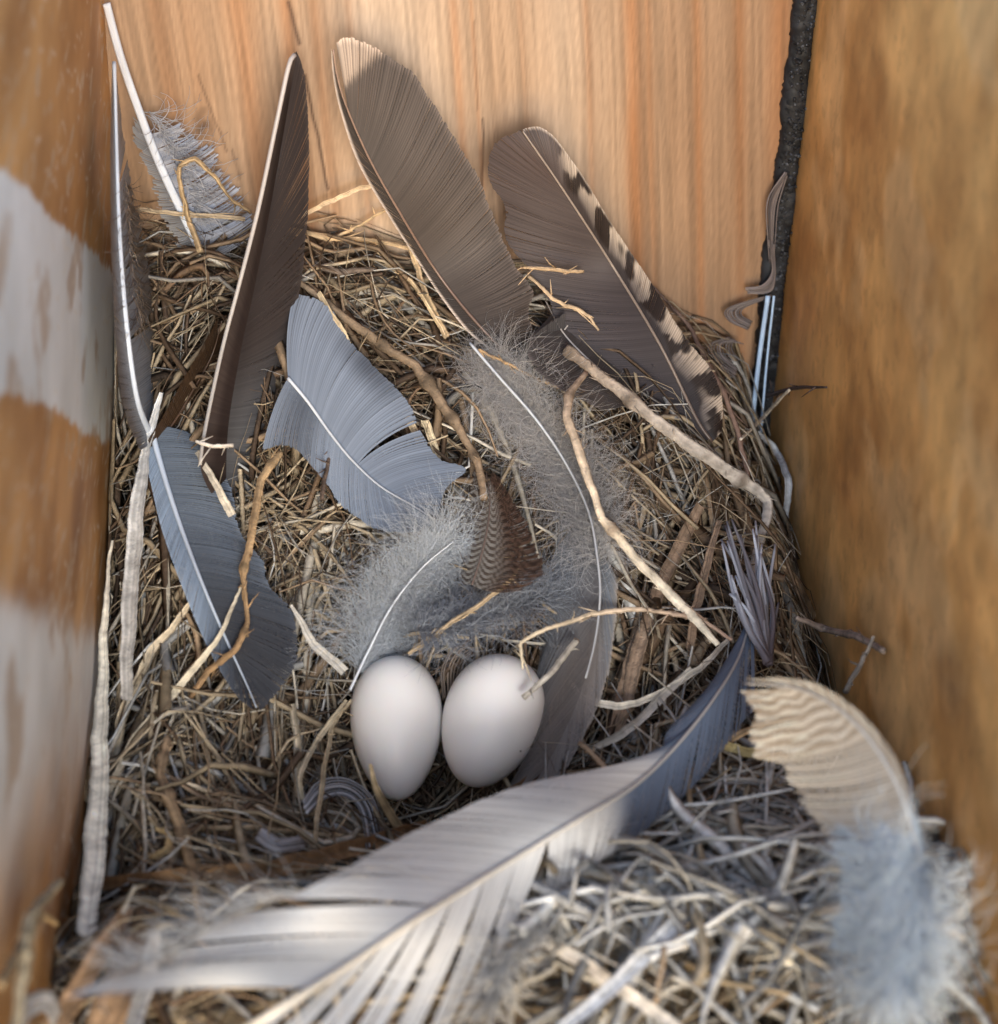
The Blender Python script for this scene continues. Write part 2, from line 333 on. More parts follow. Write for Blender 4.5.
# ------------------------------------------------------------------ feathers
def depthfn(anchors):                      # smooth ray distance through given 3D anchor points
    q = [(px, py, tdist(P)) for px, py, P in anchors]
    xy = np.array([[a/500, b/500] for a, b, _ in q]); t = np.array([c for *_, c in q])
    Am = np.c_[np.ones(len(q)), xy]
    if len(q) < 3: Am = Am[:, :1] if len(q) == 1 else Am
    c, *_ = np.linalg.lstsq(Am.T@Am+1e-7*np.eye(Am.shape[1]), Am.T@t, rcond=None)
    res = t-Am@c; s2 = .12**2
    K = np.exp(-((xy[:, None]-xy[None])**2).sum(-1)/s2)+1e-4*np.eye(len(q)); al = np.linalg.solve(K, res)
    def f(P):
        p = np.asarray(P)[..., :2]/500; A2 = np.concatenate([np.ones(p.shape[:-1]+(1,)), p], -1)[..., :len(c)]
        k = np.exp(-((p[..., None, :]-xy)**2).sum(-1)/s2); return A2@c+k@al
    return f
def unproj(P, t):
    P = np.asarray(P, float); d = RT*((P[..., 0:1]-499)/FPX)-UP*((P[..., 1:2]-512)/FPX)+FWD
    d = d/np.linalg.norm(d, axis=-1, keepdims=True); return CAM+d*np.asarray(t)[..., None]
def vane(buf, R, E, df, n, seg, colfn, bow=.12, rag=.03, camber=.0, splits=(), gap=.3, fill=.93, s0=0., s1=1., side=1, jit=1., stripe=.16, rs=None, sweep=.12):
    r = rs or rng; Rp = spline(R, 200); Ep = spline(E, 200); ss = np.linspace(0, 1, 200)
    at = lambda Q, s: np.stack([np.interp(s, ss, Q[:, 0]), np.interp(s, ss, Q[:, 1])], -1)
    Tn = np.gradient(Rp, axis=0); Tn /= np.linalg.norm(Tn, axis=1)[:, None]+1e-9
    sk = np.linspace(s0, s1, n); ds = (s1-s0)/n; t = np.linspace(0, 1, seg)
    wob = np.convolve(r.standard_normal(n+24), np.ones(9)/9, 'valid')[:n]*rag*1.2
    ln = 1-np.abs(r.standard_normal(n))*rag*.5+wob
    edges = [s0]+sorted(splits)+[s1]; P0s = []
    rt_ = (lambda s: s*(1-sweep)) if sweep >= 0 else (lambda s: -sweep+s*(1+sweep))
    for k in range(n):
        g = max(i for i in range(len(edges)-1) if sk[k] >= edges[i]-1e-9); gc = .5*(edges[g]+edges[g+1]); gp = gap if splits else 0
        cur = []
        for e in (0, fill*ds):
            s = sk[k]+e; p0 = at(Rp, rt_(s)); se = s+(gc-s)*gp
            p2 = at(Ep, np.clip(se+.0015*jit*r.standard_normal() if e == 0 else se, 0, 1)); p2 = p0+(p2-p0)*ln[k]
            Tg = at(Tn, rt_(s)); L = np.linalg.norm(p2-p0); p1 = p0*.52+p2*.48-Tg*L*bow
            q = (p0*((1-t)**2)[:, None]+p1*(2*t*(1-t))[:, None]+p2*(t**2)[:, None]); cur.append(q)
        q = np.stack(cur, 1); tt = df(q)+camber*(t**2)[:, None]
        wr = np.linalg.norm(q[:, 1]-q[:, 0], axis=1)/80; tt[:, 1] += .16*wr; tt += .003*r.standard_normal()*t[:, None]
        P = unproj(q, tt)
        C = colfn(np.full(seg, sk[k]), t, side)*(1+.07*r.standard_normal())
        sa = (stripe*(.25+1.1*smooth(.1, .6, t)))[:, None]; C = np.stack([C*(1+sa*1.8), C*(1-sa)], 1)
        buf.grid(P, C)
def shaft(parent, R, df, w0, w1, c0, c1, n=60, off=.02, u0=0., u1=1.):
    Rp = spline(R, 200); i0, i1 = int(u0*199), int(u1*199); Rp = Rp[i0:i1+1][::max(1, (i1-i0)//n)]
    t = df(Rp); P = unproj(Rp, t-off); u = np.linspace(0, 1, len(Rp)); w = (w0+(w1-w0)*u**.8)/PPC(t)*.5
    b = Buf(); tube(b, P, w, mix(c0, c1, u), 8, .8); return b.build('shaft', M_shaft, parent)
def down(parent, roots, df, n, length, width, colr, spread=1.2, lift=.3, along=None, seg=9, curl=1.0, seed=3, wscale=1., bias=None):
    """fine loose barbs: roots = pixel polyline they grow from, bias = pixel direction"""
    r = np.random.default_rng(seed); Rp = spline(roots, 200); b = Buf()
    for k in range(n):
        i = int(r.random()*199); p = Rp[i]; T = Rp[min(i+1, 199)]-Rp[max(i-1, 0)]; a = math.atan2(T[1], T[0])
        sd = r.choice([-1, 1]) if bias is None else 0
        a = a+sd*spread*r.uniform(.5, 1.2) if bias is None else bias+spread*r.normal(0, .5)
        L = r.uniform(.4, 1)*length; st = L/(seg-1); q = [p+r.normal(0, 1.5, 2)]; cv = r.normal(0, curl)*.16
        for j in range(seg-1):
            a += cv+r.normal(0, .16)*curl; q.append(q[-1]+st*A(math.cos(a), math.sin(a)))
        q = np.array(q); t0 = df(q); lf = lift*r.random()
        z = t0-.02-lf*np.sin(np.linspace(0, 2.6, seg))-np.cumsum(r.normal(0, .015, seg))
        P = unproj(q, z); w = width*wscale*r.uniform(.6, 1.3)*np.linspace(1, .45, seg)/PPC(t0)*.5
        tube(b, P, w, A(*colr)*r.uniform(.75, 1.2), 3)
    return b.build('down', M_down, parent)
def feather(label, R, EL, ER, anchors, col, shaftw=(4, 1.5), shaftc=((.7, .7, .7), (.5, .45, .4)), pitch=2.5, seg=14, kL={}, kR={}, base=None, name='feather', off=.03, su=(0, 1), sh=None):
    df = depthfn(anchors); L = np.linalg.norm(np.diff(spline(R, 60), axis=0), axis=1).sum()
    p0 = unproj(np.array(R[0], float), df(np.array(R[0], float)))
    o = thing(name, base if base is not None else p0, label, 'feather')
    b = Buf()
    for E, kw, side in ((EL, kL, -1), (ER, kR, 1)):
        if E is None: continue
        n = int(L*(kw.get('s1', 1)-kw.get('s0', 0))/pitch)+4
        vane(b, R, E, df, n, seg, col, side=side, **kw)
    if b.n: b.build('vane', M_vane, o)
    shaft(o, sh or R, df, *shaftw, *shaftc, off=off, u0=su[0], u1=su[1])
    return o, df
def const(c, edge=None, ew=.1, var=.1):
    def f(s, t, side):
        C = np.repeat(A(*c)[None], len(t), 0)*(1+var*np.sin(s*9+side))[:, None]
        if edge is not None: C = mix(C, edge, smooth(1-ew, 1, t))
        return C
    return f

BROWN = (.115, .080, .066); GREYB = (.20, .22, .25); SLATE = (.10, .11, .125)

# 1 tall narrow dark brown feather leaning on the back wall
def c_dark(s, t, side):
    C = mix((.12, .12, .125), (.043, .035, .034), smooth(.1, .5, s))
    if side < 0: C = mix((.03, .021, .019), (.06, .045, .04), smooth(.3, .8, t))
    else: C = mix(C*(1-.25*(1-smooth(0, .3, t)))[:, None], C*1.4, smooth(.93, 1, t))
    return C
feather('tall narrow dark brown feather with white leading edge, tip pointing up at the pine board',
    [(226, 505), (228, 430), (241, 350), (254, 290), (270, 210), (285, 125), (297, 54)],
    [(224, 507), (208, 488), (200, 462), (206, 430), (223, 350), (240, 285), (259, 210), (277, 125), (290, 62), (297, 51)],
    [(228, 512), (240, 494), (262, 462), (284, 415), (297, 355), (298, 305), (303, 270), (308, 210), (309, 140), (306, 85), (301, 60), (297, 51)],
    [(217, 485, N(217, 485, .45)), (241, 350, N(241, 350, .9)), (297, 52, AY(297, 52, 1.5)), (300, 300, AY(300, 300, 2.2))],
    c_dark, (3.5, 4.6), ((.42, .40, .38), (.50, .45, .42)), sh=[(200, 465), (205, 430), (222, 350), (239, 285), (258, 210), (276, 125), (289, 65), (296, 53)], off=.1, kL=dict(bow=.02, rag=.0, fill=1.05, stripe=.02, jit=0), kR=dict(bow=.05, rag=.012, camber=.15, stripe=.07, fill=1.06, sweep=.24), pitch=2.2)

# 2 mid brown feather with pale fringed tip
def c_mid(s, t, side):
    C = mix((.044, .036, .033), (.072, .058, .050), smooth(.0, .4, s)*(1-.35*np.abs(t-.5)))
    if side < 0: C = mix(C*.7, (.5, .42, .36), smooth(.75, .95, t))
    else:
        C = mix(C, (.27, .21, .165), smooth(.875, .905, s*(.81+.19*t)+.02*t)); C = mix(C, C*1.9, smooth(.95, 1, t)*.7)
    return C
feather('large brown feather with pale frayed tip, standing before the middle of the pine board',
    [(503, 350), (488, 335), (460, 303), (432, 265), (400, 213), (370, 160), (347, 108), (337, 75), (333, 48)],
    [(495, 352), (468, 332), (440, 296), (418, 262), (388, 215), (358, 163), (340, 110), (333, 75), (331, 48)],
    [(521, 352), (533, 335), (528, 312), (533, 290), (514, 262), (497, 222), (473, 168), (443, 118), (412, 72), (380, 50), (350, 36), (336, 42)],
    [(503, 350, N(503, 350, .6)), (432, 265, AY(432, 265, 1.7)), (333, 48, AY(333, 48, 1.7)), (500, 220, AY(500, 220, 1.5))],
    c_mid, (3.2, 1.5), ((.10, .06, .045), (.3, .2, .15)), kL=dict(bow=.03, rag=.0, fill=1.0), kR=dict(bow=.07, rag=.02, camber=.12, stripe=.3, fill=1.05, sweep=.19), pitch=2.9)

# 3 barred feather
def c_bar(s, t, side):
    C = mix((.044, .038, .041), (.068, .053, .050), smooth(.2, .9, s))
    if side > 0:
        ph = s*(.9+.1*t)*8.0+.12*np.sin(t*7+s*9)+.1*np.sin(s*70)+rng.normal(0, .035); wv = (ph % 1); bar = smooth(.36, .50, wv)*(1-smooth(.86, 1., wv))
        cr = mix((.12, .10, .09), (.33, .27, .215), smooth(.3, .95, t))
        barC = mix((.018, .012, .010), cr, bar*1.0)
        C = mix(mix(C*.7, barC, smooth(.15, .38, t+.1*np.sin(s*30))), C, smooth(.84, .92, s))
        C = mix(C, (.36, .30, .25), smooth(.92, 1, t)*smooth(.4, .9, s))
    else: C = mix(C, (.07, .05, .045), smooth(.86, .97, s)*.8)
    return C
feather('dark feather with cream and black bars along its right edge, tip up on the pine',
    [(712, 442), (696, 418), (660, 345), (612, 265), (562, 188), (522, 130)],
    [(690, 432), (650, 405), (600, 372), (562, 335), (548, 300), (527, 268), (505, 237), (504, 205), (490, 182), (488, 155), (500, 138), (520, 130)],
    [(722, 432), (722, 400), (712, 370), (687, 340), (662, 300), (642, 268), (612, 224), (582, 175), (558, 141), (540, 127), (522, 129)],
    [(712, 442, N(712, 442, .4)), (612, 265, AY(612, 265, 1.2)), (522, 130, AY(522, 130, 1.3)), (505, 237, AY(505, 237, 1.2))],
    c_bar, (3.5, 1.5), ((.14, .10, .08), (.42, .34, .28)), kL=dict(bow=.06, rag=.02, camber=.1, stripe=.2, sweep=.15, fill=1.05), kR=dict(bow=.05, rag=.02, camber=.12, stripe=.25, sweep=.1, fill=1.04), pitch=2.6, seg=24)

# 4 grey brown feather piece under the barred one
feather('short grey brown feather lying under the barred feather', [(640, 400), (600, 370), (565, 335), (545, 300)],
    [(600, 410), (560, 390), (530, 365), (530, 335)], [(650, 375), (625, 340), (590, 312), (558, 295)],
    [(640, 400, N(640, 400, .25)), (565, 335, N(565, 335, .5)), (545, 300, AY(545, 300, 1.0))],
    const((.085, .075, .072), (.2, .18, .17)), (3, 1), kL=dict(rag=.05, bow=.1), kR=dict(rag=.05), pitch=2.8)
feather('small grey feather tip poking out beneath the large brown feather', [(500, 395), (525, 372), (552, 345), (572, 320)],
    [(505, 372), (520, 350), (540, 330), (566, 312)], [(520, 410), (548, 392), (575, 365), (580, 328)],
    [(500, 395, N(500, 395, .2)), (572, 320, N(572, 320, .45))],
    const((.09, .085, .088)), (2, 1), kL=dict(rag=.05, bow=.1), kR=dict(rag=.06), pitch=3)

# 5 blue grey feather, centre left
def c_bg(s, t, side):
    C = mix((.23, .27, .335), (.155, .185, .235), smooth(.1, .9, s)*.6+.4*t)
    if side > 0: C = mix(C, (.05, .055, .07), .75*smooth(.62, .95, t)*np.exp(-((s-.36)/.13)**2))
    else: C = mix(C, (.06, .07, .09), .8*np.exp(-((s-.15)/.15)**2))
    return C
feather('broad blue grey feather with white shaft lying above the grass, left of centre',
    [(288, 378), (308, 402), (330, 433), (352, 460), (380, 486), (412, 505), (436, 520)],
    [(262, 450), (290, 447), (312, 468), (328, 487), (343, 508), (368, 526), (400, 533), (428, 530), (438, 522)],
    [(290, 292), (328, 305), (348, 338), (380, 372), (405, 396), (420, 430), (440, 458), (466, 469), (446, 489), (437, 518)],
    [(288, 378, N(288, 378, .9)), (352, 460, N(352, 460, .95)), (436, 520, N(436, 520, .8)), (400, 400, N(400, 400, .8)), (320, 310, N(320, 310, .7))],
    c_bg, (3.6, 1.3), ((.62, .66, .72), (.45, .48, .52)), kL=dict(bow=.1, rag=.03, camber=.1), kR=dict(bow=.14, rag=.02, camber=.1, splits=(.60,), gap=.05, stripe=.16, fill=1.04), pitch=2.2, seg=18)

# 6 dark slate feather lower left
def c_sl(s, t, side):
    C = mix((.12, .145, .18), (.036, .038, .045), smooth(.3, .8, s))
    if side < 0: C = mix(C, (.26, .33, .43), .7*(1-smooth(.5, 1, s)))
    return mix(C, C*1.4, smooth(.9, 1, t))
feather('slate grey feather with blue white shaft slanting down towards the left egg',
    [(150, 425), (164, 475), (182, 530), (205, 590), (230, 648), (247, 685), (257, 709)],
    [(141, 440), (150, 480), (162, 530), (184, 592), (210, 652), (235, 694), (254, 711)],
    [(188, 432), (215, 460), (232, 490), (240, 530), (262, 560), (272, 588), (292, 612), (297, 660), (280, 690), (260, 710)],
    [(150, 425, N(150, 425, .7)), (205, 590, N(205, 590, .85)), (257, 709, N(257, 709, .6)), (290, 630, N(290, 630, .8))],
    c_sl, (6.5, 1.5), ((.60, .68, .80), (.38, .43, .5)), kL=dict(bow=.05, rag=.01), kR=dict(bow=.08, rag=.03, camber=.15, stripe=.2), pitch=2.5)

# 7 / 8 two long pale shafts in the left corner
def c_lc(s, t, side): return mix((.30, .33, .38), (.17, .155, .15), smooth(.2, .9, t))
f, df = feather('long blue white quill running down the left back corner along the painted board',
    [(152, 442), (136, 400), (126, 330), (119, 240), (116, 150), (114, 60)], 
    [(140, 450), (124, 410), (115, 340), (111, 245), (110, 160), (112, 60)], [(176, 420), (166, 350), (152, 290), (145, 240), (128, 160), (115, 62)],
    [(152, 442, N(152, 442, .35)), (119, 240, AX(119, 240, .38)), (114, 60, AX(114, 60, .28))],
    c_lc, (9, 4), ((.58, .65, .76), (.50, .53, .58)), kL=dict(rag=.05), kR=dict(rag=.12, bow=.04, splits=(.3, .5, .75), gap=.15), pitch=2.5)
down(f, [(140, 330), (130, 240), (124, 180)], df, 160, 38, 1.0, (.25, .2, .17), spread=1, bias=1.2, seed=9)
f, df = feather('white quill with grey vane leaning down across the left back corner',
    [(205, 262), (188, 225), (160, 165), (138, 108), (120, 55), (106, 2)],
    [(185, 275), (170, 235), (145, 170), (130, 118), (118, 60), (105, 5)],
    [(262, 232), (243, 203), (218, 160), (182, 124), (148, 108), (130, 62)],
    [(205, 262, N(205, 262, -.25)), (160, 165, AY(160, 165, .55)), (106, 2, AY(106, 2, .4)), (240, 220, AY(240, 220, .25))],
    lambda s, t, side: mix((.26, .29, .36), (.38, .39, .43), .5+.5*np.sin(s*70+t*5)) if side > 0 else mix((.12, .12, .13), (.2, .2, .2), t),
    (8.5, 8), ((.60, .66, .76), (.58, .60, .64)), kL=dict(rag=.25, s1=.6), kR=dict(rag=.16, bow=.10, s1=.62, splits=(.12, .2, .27, .35, .42, .47, .55), gap=.22, sweep=.2), pitch=2.4)
down(f, [(146, 110), (170, 150), (200, 220)], df, 170, 65, .9, (.42, .43, .47), bias=.35, spread=.5, seed=10, lift=.25)

# 9 dark brown folded feather stub
feather('small dark brown feather with gold edge folded between the slate feather and the quill',
    [(152, 448), (172, 425), (192, 392), (212, 355), (222, 320)], [(148, 440), (165, 412), (180, 385), (200, 350), (218, 318)],
    [(163, 455), (188, 438), (208, 412), (222, 378), (226, 325)],
    [(152, 448, N(152, 448, .7)), (222, 320, N(222, 320, .7))],
    lambda s, t, side: mix((.06, .035, .02), (.30, .20, .09), smooth(.75, 1, t)*(side > 0)), (2, 1), ((.1, .06, .04), (.1, .06, .04)), kL=dict(rag=.03), kR=dict(rag=.05), pitch=2.4)

# 10 long feather wrapping behind the eggs
def c_wrap(s, t, side):
    C = mix((.20, .175, .16), (.17, .185, .205), smooth(.25, .6, s)); return mix(C, (.33, .29, .25), smooth(.9, 1, t))
Rw = [(505, 812), (540, 775), (572, 715), (592, 655), (600, 600), (597, 555), (588, 510), (565, 462), (535, 418), (500, 378), (470, 343)]
f, df = feather('long grey feather with white shaft and fluffy base curving around the right egg', Rw,
    [(488, 822), (500, 800), (520, 765), (530, 725), (532, 690), (540, 650), (538, 600), (530, 570), (540, 540)],
    [(522, 812), (560, 778), (590, 725), (608, 675), (616, 620), (616, 570), (606, 525), (585, 485)],
    [(505, 812, N(505, 812, .35)), (572, 715, N(572, 715, .75)), (600, 600, N(600, 600, .7)), (565, 462, N(565, 462, .7)), (470, 343, N(470, 343, .7)), (530, 700, N(530, 700, .5))],
    c_wrap, (2.2, 3.2), ((.38, .38, .38), (.50, .53, .58)), kL=dict(s1=.64, rag=.04, bow=-.08, fill=.95, camber=.1, jit=1.0, stripe=.3, sweep=-.1), kR=dict(s1=.72, rag=.03, bow=-.05, fill=.95, stripe=.25, sweep=-.08), off=.3, pitch=2.5, su=(.3, 1))
down(f, [(600, 560), (585, 505), (560, 455), (530, 412), (490, 368)], df, 2400, 82, .42, (.50, .485, .48), spread=1.2, lift=.3, seed=11, curl=1.5, seg=12)
down(f, [(590, 520), (560, 460), (520, 405), (480, 360)], df, 1500, 75, .4, (.42, .40, .39), spread=1.6, lift=.25, seed=12, curl=2.2, seg=12)

# 11 pale downy body feather above left egg
f, df = feather('pale blue grey downy feather with thin white shaft just above the left egg',
    [(350, 690), (368, 652), (392, 606), (422, 568), (454, 541)], [(340, 660), (345, 620), (360, 580), (395, 545), (440, 520)],
    [(385, 665), (420, 640), (455, 600), (475, 570), (480, 540)],
    [(350, 690, N(350, 690, .35)), (392, 606, N(392, 606, .45)), (454, 541, N(454, 541, .5))],
    const((.30, .34, .38)), (3.0, 1.2), ((.55, .57, .60), (.6, .62, .65)), kL=dict(s0=.35, rag=.2, fill=.4, jit=6), kR=dict(s0=.35, rag=.2, fill=.4, jit=6), pitch=3, off=.3)
down(f, [(360, 672), (392, 606), (422, 568), (454, 541)], df, 2200, 85, .5, (.58, .62, .67), spread=1.0, lift=.22, seed=13, seg=12)
down(f, [(400, 640), (450, 615), (500, 592), (550, 575)], df, 1500, 85, .55, (.42, .44, .48), spread=1.4, lift=.45, seed=14, seg=12)

# 12 brown barred body feather
def c_verm(s, t, side):
    ph = s*17+1.1*np.sin(t*9); z_ = smooth(.3, .7, .5+.5*np.sin(ph*6.28))
    C = mix(mix((.12, .09, .07), (.42, .39, .34), z_), mix((.045, .026, .018), (.13, .075, .05), z_), smooth(.1, .6, t)*(side > 0))
    return C
feather('small rufous brown feather with fine wavy bars above the eggs',
    [(472, 585), (480, 560), (487, 530), (490, 500), (486, 472)], [(440, 570), (428, 540), (432, 510), (450, 485), (478, 468)],
    [(520, 590), (545, 572), (535, 535), (515, 500), (492, 470)],
    [(472, 585, N(472, 585, .6)), (486, 472, N(486, 472, .6)), (487, 530, N(487, 530, .8))],
    c_verm, (1.5, 1), ((.15, .1, .08), (.15, .1, .08)), kL=dict(rag=.06, bow=.2, camber=.15, stripe=.1), kR=dict(rag=.1, bow=.2, camber=.2, stripe=.12), pitch=1.8, seg=22)

# 13 large white feather with slate tip along the bottom
def c_wh(s, t, side):
    W_ = mix((.82, .80, .76), (.70, .68, .64), .5+.5*np.sin(s*14+t*2))
    sl = mix((.16, .205, .285), (.09, .11, .15), t*.8)
    lim = .60 if side > 0 else .70
    return mix(W_, sl, smooth(lim-.03+.03*t, lim+.05+.03*t, s))
f, df = feather('large white feather with slate grey tip sweeping along the bottom of the nest',
    [(215, 1048), (330, 977), (420, 917), (500, 868), (580, 819), (638, 783), (690, 730), (735, 665), (752, 612)],
    [(60, 1000), (125, 970), (165, 958), (210, 925), (290, 895), (345, 868), (420, 828), (500, 792), (570, 774), (640, 765), (662, 752), (668, 730), (705, 690), (738, 640), (750, 612)],
    [(60, 1130), (200, 1125), (320, 1110), (410, 1070), (470, 1010), (530, 920), (590, 868), (640, 835), (690, 790), (735, 735), (765, 690), (772, 650), (755, 612)],
    [(215, 1048, AZ(215, 1048, 2.3)), (420, 917, AZ(420, 917, 2.2)), (580, 819, AZ(580, 819, 1.7)), (752, 612, N(752, 612, .6)), (320, 870, AZ(320, 870, 2.9)), (500, 980, AZ(500, 980, 1.6))],
    c_wh, (9, 2.5), ((.66, .60, .50), (.3, .3, .32)), kL=dict(rag=.012, bow=-.08, camber=.12, splits=(.09, .16, .25), gap=.12, stripe=.05, fill=1.0, sweep=-.16),
    kR=dict(rag=.03, bow=-.07, splits=(.10, .17, .235, .30, .36, .42, .48), gap=.42, stripe=.07, fill=1.02, sweep=-.14), pitch=2.4, seg=18)
down(f, [(120, 965), (160, 960), (230, 915), (300, 890)], df, 160, 70, 1.3, (.6, .6, .6), bias=3.3, spread=.5, seed=15, lift=.15, curl=.5)
down(f, [(560, 900), (520, 940), (490, 1000)], df, 240, 60, 1.6, (.62, .60, .56), bias=2.0, spread=.7, seed=16, lift=.2, curl=.8)

# 14 curled body feather, right front
def c_curl(s, t, side):
    ph = s*26+.8*t; z_ = smooth(.35, .65, .5+.5*np.sin(ph*6.28))
    ph2 = s*28+.17*np.sin(t*15+s*30)+rng.normal(0, .06)
    Ct = mix((.46, .38, .29), (.78, .71, .60), smooth(.3, .7, .5+.5*np.sin(ph2*6.28)))
    Cm = mix((.52, .46, .38), (.72, .66, .57), smooth(.3, .7, .5+.5*np.sin(s*80*6.28)))
    C = mix(Cm, Ct, smooth(.72, .78, s)); return mix(mix((.55, .66, .80), C, smooth(.46, .50, s+.03*np.sin(t*14))), C, .0)
f, df = feather('curled cream feather with brown bars and fluffy blue white base against the right board',
    [(895, 1000), (912, 950), (920, 900), (918, 850), (903, 800), (880, 755), (845, 715), (800, 690), (742, 683)],
    [(840, 990), (830, 940), (838, 890), (835, 860), (805, 812), (785, 770), (752, 752), (752, 715), (740, 690)],
    [(925, 1000), (935, 950), (935, 900), (925, 850), (912, 800), (892, 752), (855, 708), (805, 680), (742, 678)],
    [(895, 1000, AX(895, 1000, 8.6)), (918, 850, AX(918, 850, 8.9)), (742, 683, AZ(742, 683, 2.9)), (790, 800, AZ(790, 800, 2.3))],
    c_curl, (7, 2), ((.85, .86, .84), (.6, .55, .48)), kL=dict(s0=.12, rag=.06, bow=.12, camber=.2, splits=(.47, .72), gap=.05), kR=dict(s0=.1, rag=.03), pitch=2.3, seg=20)
down(f, [(900, 985), (915, 930), (920, 880), (905, 840)], df, 2000, 115, .8, (.80, .89, 1.0), bias=2.4, spread=1.3, seed=17, lift=.3, seg=12)
down(f, [(905, 990), (920, 930), (920, 870)], df, 400, 60, .8, (.80, .89, 1.0), bias=.8, spread=1.4, seed=18, lift=.5)

# 15 frayed blue white feather tip above the curled one
def fray(label, root, tips, wid, colA, colB, lift, seed):
    o = thing('feather', N(*root, lift), label, 'feather'); r = np.random.default_rng(seed); b = Buf()
    for tip in tips:
        for j in range(3):
            e = A(*tip)+r.normal(0, 5, 2); m = (A(*root)+e)/2+r.normal(0, 5, 2)
            q = spline([A(*root)+r.normal(0, 1.5, 2), m, e], 14); P = np.array([N(*p, lift) for p in q])
            t0 = np.linalg.norm(P-CAM, axis=1); P = unproj(q, np.polyval(np.polyfit(np.arange(14), t0, 1), np.arange(14))-.1*r.random())
            tube(b, P, wid*np.linspace(1, .3, 14)/PPC(t0)*.5, mix(colA, colB, np.linspace(0, 1, 14)*r.random()), 5, .5)
    b.build('vane', M_vane, o); return o
fray('frayed blue white feather tip with dark barbs beside the slate tip of the white feather', (768, 662),
     [(735, 520), (748, 530), (722, 540), (765, 545), (735, 575), (758, 560), (745, 600), (730, 590), (772, 600)], 8, (.10, .08, .09), (.75, .80, .90), .8, 4)
# 16 grey curled barbs left of egg and behind
def loops(label, sets, colr, wid, lift, n, seed):
    r = np.random.default_rng(seed); p = sets[0][0][0]
    o = thing('feather', N(*p, lift), label, 'feather'); b = Buf()
    for Aq, Bq in sets:
        a = spline(Aq, 26); c = spline(Bq, 26)
        for k in range(n):
            u = (k+.5)/n; q = a*(1-u)+c*u+r.normal(0, .4, 2); t0 = np.array([tdist(N(*x, lift)) for x in q[::5]])
            t = np.polyval(np.polyfit(np.linspace(0, 1, len(t0)), t0, 2), np.linspace(0, 1, 26)); P = unproj(q, t-.02*r.random())
            tube(b, P, wid*np.linspace(1, .5, 26)/PPC(t)*.5, A(*colr)*r.uniform(.6, 1.4), 4, .6)
    b.build('vane', M_vane, o); return o
loops('curled silvery grey feather looping in the grass left of the left egg',
      [([(303, 802), (318, 782), (345, 778), (372, 795), (385, 830)], [(307, 815), (325, 800), (345, 797), (360, 812), (366, 850)]),
       ([(255, 840), (275, 852), (305, 850)], [(262, 826), (280, 838), (310, 832)])], (.42, .42, .44), 2.8, .6, 8, 5)
loops('striped brown feather wedged behind the gap between the two eggs',
      [([(442, 700), (440, 668), (455, 645), (478, 650)], [(462, 690), (468, 665), (480, 652), (500, 655)])], (.20, .16, .13), 2.6, .2, 8, 6)
loops('curly grey barbed feather spilling out of the right back corner',
      [([(735, 378), (712, 362), (708, 345), (728, 336)], [(740, 360), (733, 350), (735, 342), (745, 345)]),
       ([(748, 330), (728, 320), (728, 308), (772, 294)], [(752, 322), (742, 316), (745, 308), (770, 298)]),
       ([(786, 172), (768, 200), (768, 235), (770, 262)], [(786, 176), (778, 205), (775, 235), (773, 262)]),
       ([(745, 288), (762, 285), (772, 270), (768, 240)], [(748, 293), (770, 292), (775, 278), (774, 245)])], (.22, .19, .185), 1.8, .35, 9, 7)
o = thing('feather_quill', AX(760, 440, 9.6), 'blue white bare quill standing in the dark right back corner', 'quill')
b = Buf()
for x0, x1, wd in ((768, 750, 5), (774, 760, 2.5)):
    q = spline([(x0, 296), ((x0+x1)/2, 360), (x1, 442)], 20); P = np.array([AY(*p, .55) for p in q]); tube(b, P, np.full(20, wd/66*.5), (.42, .58, .80), 6, .6)
b.build('shaft', M_shaft, o)

# ------------------------------------------------------------------ eggs
m, t_, p_, out_ = nodes('eggshell')
no = t_.nodes.new('ShaderNodeTexNoise'); no.inputs['Scale'].default_value = 260; no.inputs['Detail'].default_value = 3
cr = t_.nodes.new('ShaderNodeValToRGB'); cr.color_ramp.elements[0].color = (.86, .82, .77, 1); cr.color_ramp.elements[1].color = (.91, .88, .845, 1)
t_.links.new(no.outputs[0], cr.inputs[0]); t_.links.new(cr.outputs[0], p_.inputs['Base Color'])
p_.inputs['Roughness'].default_value = .36; p_.inputs['Specular IOR Level'].default_value = .3
p_.inputs['Subsurface Weight'].default_value = .18; p_.inputs['Subsurface Radius'].default_value = (1, .5, .3); p_.inputs['Subsurface Scale'].default_value = .0015
n3 = t_.nodes.new('ShaderNodeTexNoise'); n3.inputs['Scale'].default_value = 2500; bp = t_.nodes.new('ShaderNodeBump'); bp.inputs['Strength'].default_value = .06; bp.inputs['Distance'].default_value = .0001
t_.links.new(n3.outputs[0], bp.inputs['Height']); t_.links.new(bp.outputs[0], p_.inputs['Normal'])
M_egg = m
